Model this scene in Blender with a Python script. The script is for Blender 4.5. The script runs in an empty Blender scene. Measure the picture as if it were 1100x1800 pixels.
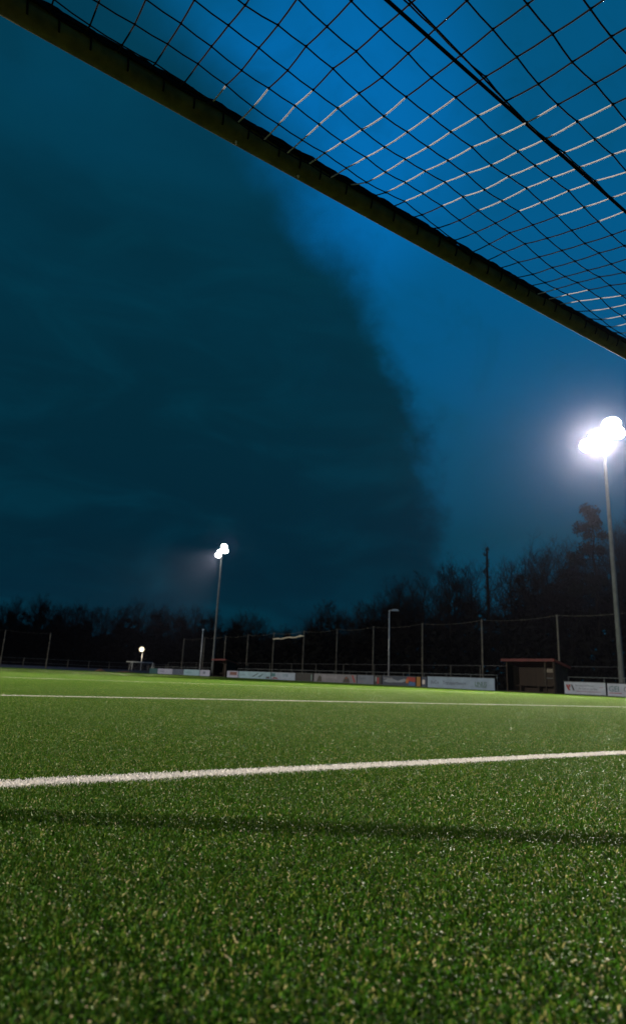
import bpy, math, random
from mathutils import Vector, Matrix
R = math.radians
S = bpy.context.scene
COL = S.collection
HALO_HAZE = 0.00007               # density of the haze added for the lamp halos, per metre

# ------------------------------------------------------------------ camera
# World frame = pitch frame: x runs along the goal line, y into the field, z up.
cam_data = bpy.data.cameras.new('camera')
cam = bpy.data.objects.new('camera', cam_data)
COL.objects.link(cam)
fw = Vector((0.53737965, 0.8045887, 0.25270564))
rt = Vector((0.82485821, -0.56384042, 0.04114514))
up = Vector((-0.17559057, -0.18633576, 0.96666796))
cam.matrix_world = Matrix(((rt.x, up.x, -fw.x, 0.0), (rt.y, up.y, -fw.y, -2.0172),
                           (rt.z, up.z, -fw.z, 0.3372), (0, 0, 0, 1)))
cam_data.sensor_fit = 'VERTICAL'
cam_data.sensor_height = 36
cam_data.sensor_width = 24
cam_data.lens = 22.344
cam_data.clip_start = 0.05
cam_data.clip_end = 3000
cam_data.dof.use_dof = True
cam_data.dof.focus_distance = 2.1
cam_data.dof.aperture_fstop = 4.5
S.camera = cam

S.view_settings.view_transform = 'Standard'
S.view_settings.look = 'None'
S.view_settings.exposure = 0
S.view_settings.gamma = 1
S.cycles.use_denoising = True
S.cycles.max_bounces = 5
S.cycles.diffuse_bounces = 3
S.cycles.glossy_bounces = 2
S.cycles.transparent_max_bounces = 4
S.cycles.sample_clamp_indirect = 4
S.cycles.volume_step_rate = 4
S.cycles.volume_bounces = 0


# ------------------------------------------------------------------ node helper
class NT:
    def __init__(self, tree):
        self.t = tree

    def n(self, typ, **kw):
        nd = self.t.nodes.new(typ)
        for k, v in kw.items():
            setattr(nd, k, v)
        return nd

    def link(self, a, b):
        self.t.links.new(a, b)

    def put(self, sock, v):
        if hasattr(v, 'is_output') or isinstance(v, bpy.types.NodeSocket):
            self.link(v, sock)
        else:
            sock.default_value = v

    def m(self, op, a, b=0.0, c=0.0, clamp=False):
        nd = self.n('ShaderNodeMath', operation=op, use_clamp=clamp)
        for i, v in enumerate((a, b, c)):
            self.put(nd.inputs[i], v)
        return nd.outputs[0]

    def smooth(self, v, a, b):
        nd = self.n('ShaderNodeMapRange', interpolation_type='SMOOTHSTEP')
        self.put(nd.inputs['Value'], v)
        nd.inputs['From Min'].default_value = a
        nd.inputs['From Max'].default_value = b
        return nd.outputs['Result']

    def mix(self, f, a, b):
        nd = self.n('ShaderNodeMix', data_type='RGBA')
        self.put(nd.inputs[0], f)
        self.put(nd.inputs[6], a)
        self.put(nd.inputs[7], b)
        return nd.outputs[2]

    def noise(self, vec, scale, detail=2, rough=.5, dist=0.0):
        nd = self.n('ShaderNodeTexNoise')
        if vec is not None:
            self.link(vec, nd.inputs['Vector'])
        nd.inputs['Scale'].default_value = scale
        nd.inputs['Detail'].default_value = detail
        nd.inputs['Roughness'].default_value = rough
        nd.inputs['Distortion'].default_value = dist
        return nd.outputs['Fac']

    def ramp(self, f, stops):
        nd = self.n('ShaderNodeValToRGB')
        self.put(nd.inputs[0], f)
        el = nd.color_ramp.elements
        while len(el) < len(stops):
            el.new(0.5)
        for e, (p, c) in zip(el, stops):
            e.position = p
            e.color = c if len(c) == 4 else (*c, 1)
        return nd.outputs[0]


def rgb(r, g, b):
    return (r, g, b, 1)


# ------------------------------------------------------------------ sky: blue hour, a dark cloud bank, clearer deep blue to its right
W = bpy.data.worlds.new('World')
S.world = W
W.use_nodes = True
t = W.node_tree
for nd in list(t.nodes):
    t.nodes.remove(nd)
w = NT(t)
tc = w.n('ShaderNodeTexCoord')
sep = w.n('ShaderNodeSeparateXYZ')
w.link(tc.outputs['Generated'], sep.inputs[0])
X, Y, Z = sep.outputs
az = w.m('MULTIPLY', w.m('ARCTAN2', X, Y), 180 / math.pi)
el = w.m('MULTIPLY', w.m('ARCSINE', w.m('MINIMUM', w.m('MAXIMUM', Z, -1.0), 1.0)), 180 / math.pi)
curve = w.n('ShaderNodeFloatCurve')
w.put(curve.inputs['Value'], w.m('DIVIDE', w.m('MAXIMUM', el, 0.0), 90))
cp = curve.mapping.curves[0].points
tab = [(0, 46.5), (7, 46.5), (12, 46.2), (17, 45.5), (24, 43.8), (28.5, 41.6), (33.5, 39.2), (38, 35.5), (43, 32.0), (47, 26), (52, 12), (60, -20), (90, -60)]
pts = [(e / 90, (a + 60) / 120) for e, a in tab]
cp[0].location = pts[0]
cp[1].location = pts[-1]
for q in pts[1:-1]:
    cp.new(*q)
for q in cp:
    q.handle_type = 'AUTO_CLAMPED'
curve.mapping.update()
bnd = w.m('SUBTRACT', w.m('MULTIPLY', curve.outputs[0], 120), 60)
V = tc.outputs['Generated']
nz = w.m('SUBTRACT', w.noise(V, 9, 5, .55, .3), .5)
nz2 = w.m('SUBTRACT', w.noise(V, 30, 4, .6, .2), .5)
edge = w.m('ADD', w.m('SUBTRACT', bnd, az), w.m('ADD', w.m('MULTIPLY', nz, 8), w.m('MULTIPLY', nz2, 3.0)))
soft = w.n('ShaderNodeMapRange', interpolation_type='SMOOTHSTEP')
w.put(soft.inputs['Value'], edge)
sw = w.smooth(el, 26, 48)
w.put(soft.inputs['From Min'], w.m('SUBTRACT', -1.0, w.m('MULTIPLY', sw, 7)))
w.put(soft.inputs['From Max'], w.m('ADD', 2.8, w.m('MULTIPLY', sw, 8)))
cloud = w.m('MULTIPLY', soft.outputs['Result'], w.smooth(az, -170, -120))
# clear part
base = w.ramp(w.m('DIVIDE', w.m('MAXIMUM', el, 0.0), 90),
              [(0.0, (.001, .050, .095)), (.14, (.001, .046, .088)), (.28, (.001, .085, .21)), (.42, (.001, .098, .25)), (.54, (.001, .088, .21)), (1, (.001, .07, .17))])
blob = w.n('ShaderNodeVectorMath', operation='DOT_PRODUCT')
w.link(V, blob.inputs[0])
c0 = (math.sin(R(33)) * math.cos(R(46)), math.cos(R(33)) * math.cos(R(46)), math.sin(R(46)))
blob.inputs[1].default_value = c0
bl = w.smooth(blob.outputs['Value'], .966, 1.001)
n3 = w.noise(V, 3.2, 5, .55, .5)
clear = w.mix(w.m('MULTIPLY', bl, .85), base, rgb(.001, .155, .47))
clear = w.mix(w.m('MULTIPLY', w.smooth(n3, .42, .72), .6), clear, rgb(.001, .066, .125))
wisp = w.noise(V, 7.5, 6, .62, 1.2)
clear = w.mix(w.m('MULTIPLY', w.smooth(wisp, .5, .72), .22), clear, rgb(.001, .055, .105))
cld = w.ramp(w.m('DIVIDE', w.m('MAXIMUM', el, 0.0), 90),
             [(0.0, (.001, .024, .045)), (.1, (.001, .0165, .032)), (.26, (.001, .025, .045)), (.42, (.001, .037, .068)), (.52, (.001, .055, .11)), (1, (.001, .05, .1))])
st = w.n('ShaderNodeMapping')
st.inputs['Scale'].default_value = (1, 1, 2.6)
w.link(V, st.inputs['Vector'])
cld = w.mix(w.m('MULTIPLY', w.smooth(w.noise(st.outputs[0], 2.6, 5, .5, .5), .3, .7), .5), cld, rgb(.001, .021, .036))
cld = w.mix(w.m('MULTIPLY', w.smooth(w.noise(st.outputs[0], 5.2, 5, .55, .8), .42, .8), .35), cld, rgb(.001, .052, .088))
skyc = w.mix(cloud, clear, cld)
# below the horizon: dark ground colour
skyc = w.mix(w.smooth(el, -1.5, 0.0), rgb(.002, .006, .006), skyc)
bg = w.n('ShaderNodeBackground')
w.link(skyc, bg.inputs['Color'])
bg.inputs['Strength'].default_value = 1.0
wo = w.n('ShaderNodeOutputWorld')
w.link(bg.outputs[0], wo.inputs['Surface'])


# ------------------------------------------------------------------ materials
def mat(name, color, rough=.7, metal=0.0, spec=.5, var=0.0, vscale=6.0, dirt=None, bump=0.0, emit=None, emit_s=0.0, bscale=60):
    mt = bpy.data.materials.new(name)
    mt.use_nodes = True
    k = NT(mt.node_tree)
    b = mt.node_tree.nodes['Principled BSDF']
    b.inputs['Roughness'].default_value = rough
    b.inputs['Metallic'].default_value = metal
    b.inputs['Specular IOR Level'].default_value = spec
    c = rgb(*color)
    if var or dirt or bump:
        tcn = k.n('ShaderNodeTexCoord')
        if var:
            f = k.smooth(k.noise(tcn.outputs['Object'], vscale, 4, .6), .3, .7)
            d = dirt or tuple(x * (1 - var) for x in color)
            c = k.mix(k.m('MULTIPLY', f, 1.0 if dirt is None else var), c, rgb(*d))
        if bump:
            bp = k.n('ShaderNodeBump')
            bp.inputs['Strength'].default_value = bump
            bp.inputs['Distance'].default_value = .01
            k.link(k.noise(tcn.outputs['Object'], bscale, 4, .6), bp.inputs['Height'])
            k.link(bp.outputs[0], b.inputs['Normal'])
    k.put(b.inputs['Base Color'], c)
    if emit:
        b.inputs['Emission Color'].default_value = rgb(*emit)
        b.inputs['Emission Strength'].default_value = emit_s
    return mt


M = {}
M['galv'] = mat('galvanised_steel', (.075, .085, .09), .8, .0, var=.35, vscale=3)
M['pole'] = mat('weathered_pole', (.10, .096, .085), .9, .0, spec=.1, var=.35, vscale=2)
M['goal'] = mat('weathered_goal_paint', (.13, .115, .028), .7, 0, spec=.25, var=.8, vscale=14, dirt=(.06, .052, .016), bump=.25, bscale=40)
M['cord'] = mat('dark_net_cord', (.010, .010, .011), 1.0, spec=.05)
M['mesh'] = mat('dark_wire_mesh', (.02, .02, .022), 1.0, spec=.05)
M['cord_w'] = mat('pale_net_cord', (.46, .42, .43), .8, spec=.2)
M['rope'] = mat('dark_rope', (.006, .006, .007), 1.0, spec=.05)
M['clip'] = mat('pale_plastic', (.8, .7, .5), .3)
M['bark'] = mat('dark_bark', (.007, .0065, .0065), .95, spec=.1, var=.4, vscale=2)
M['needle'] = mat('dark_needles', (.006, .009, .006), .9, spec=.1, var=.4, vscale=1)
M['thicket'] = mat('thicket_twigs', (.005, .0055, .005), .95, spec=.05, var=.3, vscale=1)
M['wood'] = mat('dark_stained_timber', (.022, .014, .008), .9, var=.5, vscale=4, bump=.3, bscale=20)
M['wood2'] = mat('brown_timber', (.017, .010, .006), .9, var=.4, vscale=5)
M['red'] = mat('dark_red_roof', (.085, .012, .014), .7, var=.4, vscale=3)
M['redl'] = mat('red_orange_fascia', (.20, .035, .014), .7, var=.3, vscale=3)
M['steel_dark'] = mat('dark_steel', (.08, .08, .085), .5, .4, var=.3)
M['navy'] = mat('navy_panel', (.02, .03, .07), .6, var=.3)
M['earth'] = mat('reddish_earth', (.22, .09, .045), .95, var=.4, vscale=3, bump=.6)
M['lamp'] = mat('floodlight_lens', (.9, .9, .9), .2, emit=(1, .95, .86), emit_s=45)
M['lampw'] = mat('warm_lamp_lens', (.9, .9, .9), .2, emit=(1, .80, .50), emit_s=2.2)
M['lampbody'] = mat('lamp_housing', (.25, .25, .26), .4, .5)
M['palelamp'] = mat('pale_lamp_housing', (.45, .47, .5), .4, .2)


# ------------------------------------------------------------------ mesh builder
class MB:
    def __init__(self):
        self.v, self.f = [], []

    def add(self, vs, fs):
        o = len(self.v)
        self.v += [tuple(q) for q in vs]
        self.f += [tuple(i + o for i in q) for q in fs]

    def box(self, x0, y0, z0, x1, y1, z1):
        self.add([(x0, y0, z0), (x1, y0, z0), (x1, y1, z0), (x0, y1, z0), (x0, y0, z1), (x1, y0, z1), (x1, y1, z1), (x0, y1, z1)],
                 [(0, 3, 2, 1), (4, 5, 6, 7), (0, 1, 5, 4), (1, 2, 6, 5), (2, 3, 7, 6), (3, 0, 4, 7)])

    def tube(self, pts, rad, n=6, caps=True):
        pts = [Vector(q) for q in pts]
        if not hasattr(rad, '__len__'):
            rad = [rad] * len(pts)
        o = len(self.v)
        a = None
        for i, q in enumerate(pts):
            d = (pts[min(i + 1, len(pts) - 1)] - pts[max(i - 1, 0)])
            if d.length < 1e-9:
                d = Vector((0, 0, 1))
            d.normalize()
            if a is None:
                a = d.orthogonal().normalized()
            else:
                a = (a - d * a.dot(d))
                a = a.normalized() if a.length > 1e-6 else d.orthogonal().normalized()
            b = d.cross(a)
            for k in range(n):
                th = 2 * math.pi * k / n
                self.v.append(tuple(q + (a * math.cos(th) + b * math.sin(th)) * rad[i]))
        for i in range(len(pts) - 1):
            for k in range(n):
                k2 = (k + 1) % n
                self.f.append((o + i * n + k, o + i * n + k2, o + (i + 1) * n + k2, o + (i + 1) * n + k))
        if caps:
            self.f.append(tuple(o + k for k in reversed(range(n))))
            self.f.append(tuple(o + (len(pts) - 1) * n + k for k in range(n)))

    def knot(self, p, r):
        x, y, z = p
        self.add([(x + r, y, z), (x - r, y, z), (x, y + r, z), (x, y - r, z), (x, y, z + r), (x, y, z - r)],
                 [(0, 2, 4), (2, 1, 4), (1, 3, 4), (3, 0, 4), (2, 0, 5), (1, 2, 5), (3, 1, 5), (0, 3, 5)])

    def build(self, name, material, parent=None, smooth=False, loc=None):
        me = bpy.data.meshes.new(name)
        me.from_pydata(self.v, [], self.f)
        if smooth:
            me.polygons.foreach_set('use_smooth', [True] * len(me.polygons))
        me.materials.append(material)
        o = bpy.data.objects.new(name, me)
        COL.objects.link(o)
        if parent is not None:
            o.parent = parent
        if loc is not None:
            o.location = loc
        return o


def tag(o, label=None, cat=None, group=None, kind=None):
    if label:
        o['label'] = label
    if cat:
        o['category'] = cat
    if group:
        o['group'] = group
    if kind:
        o['kind'] = kind
    return o


def empty(name, loc, label, cat, group=None, rz=0.0):
    o = bpy.data.objects.new(name, None)
    o.empty_display_size = .2
    COL.objects.link(o)
    o.location = loc
    o.rotation_euler = (0, 0, rz)
    return tag(o, label, cat, group)


def copy_tree(o, parent=None):
    c = o.copy()
    COL.objects.link(c)
    c.parent = parent
    for ch in list(o.children):
        copy_tree(ch, c)
    return c


# ------------------------------------------------------------------ ground
GCX = 3.39                                    # goal centre
PITCH_L = 91.0
g = MB()
N = 24
g.add([(-900, -900, -.03), (900, -900, -.03), (900, 900, -.03), (-900, 900, -.03)], [(0, 1, 2, 3)])
ground = g.build('ground', mat('dark_rough_ground', (.03, .032, .02), .95, var=.5, vscale=.3), None)
tag(ground, kind='structure')


def line_mask(k, lw=.105):
    """white line fibres of the football pitch, from world position"""
    geo = k.n('ShaderNodeNewGeometry')
    sp = k.n('ShaderNodeSeparateXYZ')
    k.link(geo.outputs['Position'], sp.inputs[0])
    x, y = sp.outputs[0], sp.outputs[1]
    ax = k.m('ABSOLUTE', k.m('SUBTRACT', x, GCX))

    def band(v, a, b):
        return k.m('MULTIPLY', k.m('GREATER_THAN', v, a), k.m('LESS_THAN', v, b))

    out = None
    TL = 29.0

    def add(q):
        nonlocal out
        out = q if out is None else k.m('MAXIMUM', out, q)
    for (d, hw) in ((0.0, TL), (5.5, 9.16), (16.5, 20.16)):
        if d == 0:
            add(k.m('MULTIPLY', band(y, -lw, 0.0), k.m('LESS_THAN', ax, hw)))
        else:
            add(k.m('MULTIPLY', band(y, d - lw, d), k.m('LESS_THAN', ax, hw)))
            add(k.m('MULTIPLY', band(ax, hw - lw, hw), band(y, 0.0, d)))
    add(k.m('MULTIPLY', band(y, PITCH_L / 2 - .06, PITCH_L / 2 + .06), k.m('LESS_THAN', ax, TL)))
    add(k.m('MULTIPLY', band(ax, TL - lw, TL), band(y, 0.0, PITCH_L)))
    add(k.m('MULTIPLY', band(y, PITCH_L - lw, PITCH_L), k.m('LESS_THAN', ax, TL)))
    return out, geo


# base carpet under the fibres
mb = bpy.data.materials.new('turf_backing')
mb.use_nodes = True
k = NT(mb.node_tree)
b = mb.node_tree.nodes['Principled BSDF']
msk, geo = line_mask(k)
nn = k.noise(geo.outputs['Position'], 900, 2, .6)
c = k.mix(k.smooth(nn, .4, .65), rgb(.006, .009, .005), rgb(.022, .04, .010))
k.put(b.inputs['Base Color'], k.mix(msk, c, rgb(.35, .35, .33)))
b.inputs['Roughness'].default_value = .9
g = MB()
g.add([(-33, -8, .011), (34.4, -8, .011), (34.4, 95, .011), (-33, 95, .011)], [(0, 1, 2, 3)])
turf = g.build('turf_carpet', mb, None)
tag(turf, kind='structure')

# fibres
mg = bpy.data.materials.new('turf_fibre')
mg.use_nodes = True
k = NT(mg.node_tree)
b = mg.node_tree.nodes['Principled BSDF']
msk, geo = line_mask(k)
rnd = geo.outputs['Random Per Island']
c = k.ramp(rnd, [(0.0, (.003, .016, .001)), (.35, (.015, .080, .006)), (.7, (.052, .158, .012)), (.89, (.135, .20, .025)), (.96, (.30, .27, .08)), (1.0, (.55, .46, .24))])
big = k.noise(geo.outputs['Position'], 1.3, 3, .6)
c = k.mix(k.m('MULTIPLY', k.smooth(big, .35, .7), .35), c, rgb(.03, .085, .015))
k.put(b.inputs['Base Color'], k.mix(msk, c, rgb(.78, .74, .72)))
b.inputs['Roughness'].default_value = .42
b.inputs['Specular IOR Level'].default_value = .04
b.inputs['Specular Tint'].default_value = rgb(.95, .85, .4)
tl = k.n('ShaderNodeBsdfTranslucent')
k.put(tl.inputs['Color'], k.mix(msk, k.mix(.5, c, rgb(.10, .17, .012)), rgb(.5, .48, .45)))
mxs = k.n('ShaderNodeMixShader')
mxs.inputs[0].default_value = .15
k.link(b.outputs[0], mxs.inputs[1])
k.link(tl.outputs[0], mxs.inputs[2])
k.link(mxs.outputs[0], mg.node_tree.nodes['Material Output'].inputs['Surface'])
mp = mat('glint_infill_grain', (.90, .66, .38), .5, spec=.15, var=.5, vscale=300)  # grains coloured pale and warm to stand in for the turf's sparkle

PS = .5
rg = random.Random(5)


def turf_patch(seed, count, grains):
    """curled, trodden fibres: short crimped pieces at all heights with some upright blades between them"""
    r = random.Random(seed)
    m = MB()
    for i in range(count):
        x, y = r.uniform(-PS / 2, PS / 2), r.uniform(-PS / 2, PS / 2)
        a = r.uniform(0, 2 * math.pi)
        if i % 8 == 0:                  # upright blade
            z0, h, lean, ww = .004, r.uniform(.012, .022), r.uniform(.1, 1.0), r.uniform(.0007, .0012)
        else:                           # crimped loop
            z0, h, lean, ww = r.uniform(.003, .021), r.uniform(.0035, .0075), r.uniform(.5, 2.0), r.uniform(.0007, .0013)
        dx, dy = math.cos(a), math.sin(a)
        b2 = r.uniform(0, 2 * math.pi)
        wx, wy, wz = math.cos(b2) * ww, math.sin(b2) * ww, r.uniform(-.6, .6) * ww
        l1 = lean * .5
        p1 = (x + dx * math.sin(l1) * h * .55, y + dy * math.sin(l1) * h * .55, z0 + math.cos(l1) * h * .55)
        p2 = (p1[0] + dx * math.sin(lean) * h * .5, p1[1] + dy * math.sin(lean) * h * .5, p1[2] + math.cos(lean) * h * .5)
        m.add([(x - wx, y - wy, z0 - wz), (x + wx, y + wy, z0 + wz), (p1[0] + wx, p1[1] + wy, p1[2] + wz), (p1[0] - wx, p1[1] - wy, p1[2] - wz),
               (p2[0] + wx * .7, p2[1] + wy * .7, p2[2]), (p2[0] - wx * .7, p2[1] - wy * .7, p2[2])], [(0, 1, 2, 3), (3, 2, 4, 5)])
    nb = len(m.f)
    for i in range(grains):
        x, y = r.uniform(-PS / 2, PS / 2), r.uniform(-PS / 2, PS / 2)
        m.knot((x, y, r.uniform(.006, .0195)), r.uniform(.0008, .0019))
    me = bpy.data.meshes.new('turf_fibres')
    me.from_pydata(m.v, [], m.f)
    me.materials.append(mg)
    me.materials.append(mp)
    idx = [0] * nb + [1] * (len(m.f) - nb)
    me.polygons.foreach_set('material_index', idx)
    return me


patches = [turf_patch(11 + i, 38000, 620) for i in range(4)]
gm = bpy.data.meshes.new('turf_fibres')
X0, X1, Y0, Y1 = -33, 34.4, -3.5, 95
cells = {i: [] for i in range(4)}
nx, ny = int((X1 - X0) / PS), int((Y1 - Y0) / PS)
for iy in range(ny):
    for ix in range(nx):
        x, y = X0 + (ix + .5) * PS, Y0 + (iy + .5) * PS
        # the built part of the pitch: everything the camera can see with a wide margin to its sides
        ang = math.degrees(math.atan2(x, y + 4.5))
        if -12 < ang < 80:
            cells[rg.randrange(4)].append((x, y, 0.012))
src = bpy.data.collections.new('turf_sources')


def inst_group(patch_obj, name):
    ng = bpy.data.node_groups.new(name, 'GeometryNodeTree')
    ng.interface.new_socket('Geometry', in_out='INPUT', socket_type='NodeSocketGeometry')
    ng.interface.new_socket('Geometry', in_out='OUTPUT', socket_type='NodeSocketGeometry')
    q = NT(ng)
    gi, go = q.n('NodeGroupInput'), q.n('NodeGroupOutput')
    oi = q.n('GeometryNodeObjectInfo')
    oi.inputs['Object'].default_value = patch_obj
    oi.inputs['As Instance'].default_value = True
    ip = q.n('GeometryNodeInstanceOnPoints')
    rv = q.n('FunctionNodeRandomValue', data_type='INT')
    rv.inputs['Min'].default_value = 0
    rv.inputs['Max'].default_value = 3
    mu = q.m('MULTIPLY', rv.outputs[2], math.pi / 2)
    cx = q.n('ShaderNodeCombineXYZ')
    q.link(mu, cx.inputs[2])
    q.link(gi.outputs[0], ip.inputs['Points'])
    q.link(oi.outputs['Geometry'], ip.inputs['Instance'])
    q.link(cx.outputs[0], ip.inputs['Rotation'])
    q.link(ip.outputs[0], go.inputs[0])
    return ng


for i in range(4):
    po = bpy.data.objects.new('turf_patch', patches[i])
    # the source patch itself is used as one real piece of turf beside the goal
    po.location = (-6.0 + i * PS, 2.0, 0.013)
    COL.objects.link(po)
    tag(po, 'square of green artificial turf fibres beside the goal', 'turf', 'artificial turf of the pitch', 'stuff')
    me = bpy.data.meshes.new('turf_points')
    me.from_pydata(cells[i], [], [])
    o = bpy.data.objects.new('artificial_turf', me)
    COL.objects.link(o)
    md = o.modifiers.new('turf', 'NODES')
    md.node_group = inst_group(po, 'turf_instances')
    me.materials.append(mg)
    tag(o, 'short green artificial turf fibres covering the whole football pitch', 'turf', 'artificial turf of the pitch', 'stuff')

# ------------------------------------------------------------------ the goal above the camera
PR = .047                               # crossbar radius
PRP = .06                              # post radius
GW = 7.32
PL = GCX - GW / 2 - PR                 # left post axis
PRT = GCX + GW / 2 + PR
goal = empty('football_goal', (GCX, 0, 0), 'large football goal with weathered crossbar and net of dark and pale cords hanging overhead', 'goal')


def gl(q):
    return (q[0] - GCX, q[1], q[2])


m = MB()
barpts = [(PL - .02) + (PRT - PL + .04) * q / 16 for q in range(17)]
m.tube([gl((x, -PR, 2.44 + PR - .022 * math.sin(math.pi * q / 16))) for q, x in enumerate(barpts)], PR, 28)
m.build('crossbar', M['goal'], goal, True)
for x in (PL, PRT):
    m = MB()
    m.tube([gl((x, -PRP, -.02)), gl((x, -PRP, 2.44 + PR))], PRP, 24)
    m.build('goalpost', M['goal'], goal, True)
NZ0, NSL, NFOLD, NBACK = 2.44, .28, -1.55, -2.75
for x in (PL, PRT):
    m = MB()
    m.tube([gl((x, -.1, 2.47)), gl((x, -1.0, 2.32)), gl((x, -1.55, 2.07)), gl((x, NBACK, .03))], .02, 10)
    m.tube([gl((x, NBACK, .03)), gl((x, -.1, .03))], .02, 10)
    m.build('net_support', M['galv'], goal, True)
m = MB()
m.tube([gl((PL, NBACK, .03)), gl((PRT, NBACK, .03))], .02, 10)
m.build('ground_bar', M['galv'], goal, True)

PITCHX, PITCHY = .1165, .121
FD = NFOLD


def drift(s):
    return .08 * (min(s, 2 * GCX - s) - .822)


def surf(s, q):
    """q: distance coordinate along the net from the bar (negative = backwards)"""
    sag = .012 * math.sin(s * 5.1 + q * 3) + .008 * math.sin(s * 11 - q * 7)
    if q > FD:
        return Vector((s, q, NZ0 + NSL * (q + .1) + sag))
    z0 = NZ0 + NSL * (FD + .1)
    L = math.hypot(NBACK - FD, z0)
    tt = min(1, (FD - q) / L)
    return Vector((s, FD + (NBACK - FD) * tt, z0 * (1 - tt) + .02 + sag * (1 - tt)))


QEND = FD - math.hypot(NBACK - FD, NZ0 + NSL * (FD + .1))
mD, mW = MB(), MB()
rr = random.Random(3)
i0, i1 = math.ceil((PL - .822) / PITCHX), math.floor((PRT - .822) / PITCHX)
node = {}
jr = range(-10, 42)


def q_of(i, j):
    s = .822 + PITCHX * i
    return -.39 + drift(s) - PITCHY * j


for i in range(i0, i1 + 1):
    s = .822 + PITCHX * i
    for j in jr:
        q = q_of(i, j)
        if q > -.105:
            if q - PITCHY < -.105 and q_of(i, j + 1) <= -.105:
                node[(i, j)] = surf(s, -.105)
                node[(i, j)].z = 2.47
            continue
        if q < QEND - PITCHY:
            continue
        P = surf(s, max(q, QEND))
        P += Vector((rr.uniform(-.004, .004), rr.uniform(-.004, .004), rr.uniform(-.006, .006)))
        node[(i, j)] = P
for (i, j), P in node.items():
    real = q_of(i, j) <= -.105
    if real:
        mD.knot(P, .0072)
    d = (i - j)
    pale = (d // 8) % 2 == 0 and i >= -1  # cords coloured pale in alternate diagonal bands
    # strand towards the bar
    if (i, j - 1) in node:
        Q = node[(i, j - 1)]
        mid = (P + Q) / 2 + Vector((0, 0, -.002))
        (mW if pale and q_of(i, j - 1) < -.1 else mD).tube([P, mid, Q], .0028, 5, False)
    if real and (i + 1, j) in node and q_of(i + 1, j) <= -.105:
        Q = node[(i + 1, j)]
        mD.tube([P, (P + Q) / 2 + Vector((0, 0, -.003)), Q], .0025, 5, False)
off = Matrix.Translation((-GCX, 0, 0))
for mm_ in (mD, mW):
    mm_.v = [(a - GCX, b_, c_) for a, b_, c_ in mm_.v]
net = mD.build('net', M['cord'], goal, True)
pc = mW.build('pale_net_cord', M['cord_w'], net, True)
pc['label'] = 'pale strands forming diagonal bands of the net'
# side nets
for x in (PL, PRT):
    m = MB()

    def edge_z(y):
        if y > -1.55:
            return NZ0 + NSL * (y + .1)
        return max(.02, (NZ0 + NSL * (FD + .1)) * (1 - (FD - y) / (FD - NBACK)))
    y = -.12
    while y > NBACK:
        m.tube([gl((x, y, .02)), gl((x, y, edge_z(y)))], .0022, 4, False)
        y -= .12
    z = .12
    while z < 2.4:
        yb = NBACK
        while edge_z(yb) < z and yb < -.1:
            yb += .02
        if yb < -.12:
            m.tube([gl((x, -.1, z)), gl((x, yb, z))], .0022, 4, False)
        z += .12
    m.build('side_net', M['cord'], goal)
# support rope across the net, a thinner cord running beside it
m = MB()
pts, pts2 = [], []
for a in range(0, 41):
    s = PL + (PRT - PL) * a / 40
    q = -.965 + .058 * (min(s, 2 * GCX - s) - .9)
    P = Vector((s, q, NZ0 + NSL * (q + .1) - .012))
    pts.append(gl(P))
    q2 = q - .035 * max(0, 1.5 - min(s, 2 * GCX - s)) / .5
    P2 = Vector((s, q2, NZ0 + NSL * (q2 + .1) - .004))
    pts2.append(gl(P2))
m.tube(pts, .0056, 8)
m.build('support_rope', M['rope'], goal, True)
m = MB()
m.tube(pts2, .0028, 6)
m.build('thin_rope', M['rope'], goal, True)
# net edge gathered and laced along the back of the bar
m = MB()
for c_ in range(6):
    pts = []
    ph = rr.uniform(0, 6)
    for a in range(0, 240):
        s = PL + (PRT - PL) * a / 239
        rad = PR + .006 + .003 * math.sin(a * .9 + ph) + .003 * rr.uniform(-1, 1)
        th = R(180 - c_ * 8 + 5 * math.sin(a * .5 + ph * 2))
        pts.append(gl((s, -PR + rad * math.cos(th), 2.44 + PR - .022 * math.sin(math.pi * (s - PL) / (PRT - PL)) + rad * math.sin(th))))
    m.tube(pts, .005, 5)
a = PL
while a < PRT:                          # lacing turns round the bar every few cells
    pts = []
    for h in range(9):
        th = R(120 + h * 14)
        pts.append(gl((a + .02 * h / 9, -PR + (PR + .004) * math.cos(th), 2.44 + PR - .022 * math.sin(math.pi * (a - PL) / (PRT - PL)) + (PR + .004) * math.sin(th))))
    m.tube(pts, .0035, 5)
    a += rr.uniform(.10, .15)
m.build('gathered_net_edge', M['cord'], goal, True)
for (s, sc_) in ((.865, .7), (1.165, 1.0)):
    m = MB()
    m.tube([gl((s, -PR, 2.433)), gl((s, -PR, 2.425)), gl((s + .001, -PR, 2.418))], [.006 * sc_, .0065 * sc_, .002], 8)
    m.build('net_clip', M['clip'], goal, True)


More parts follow.
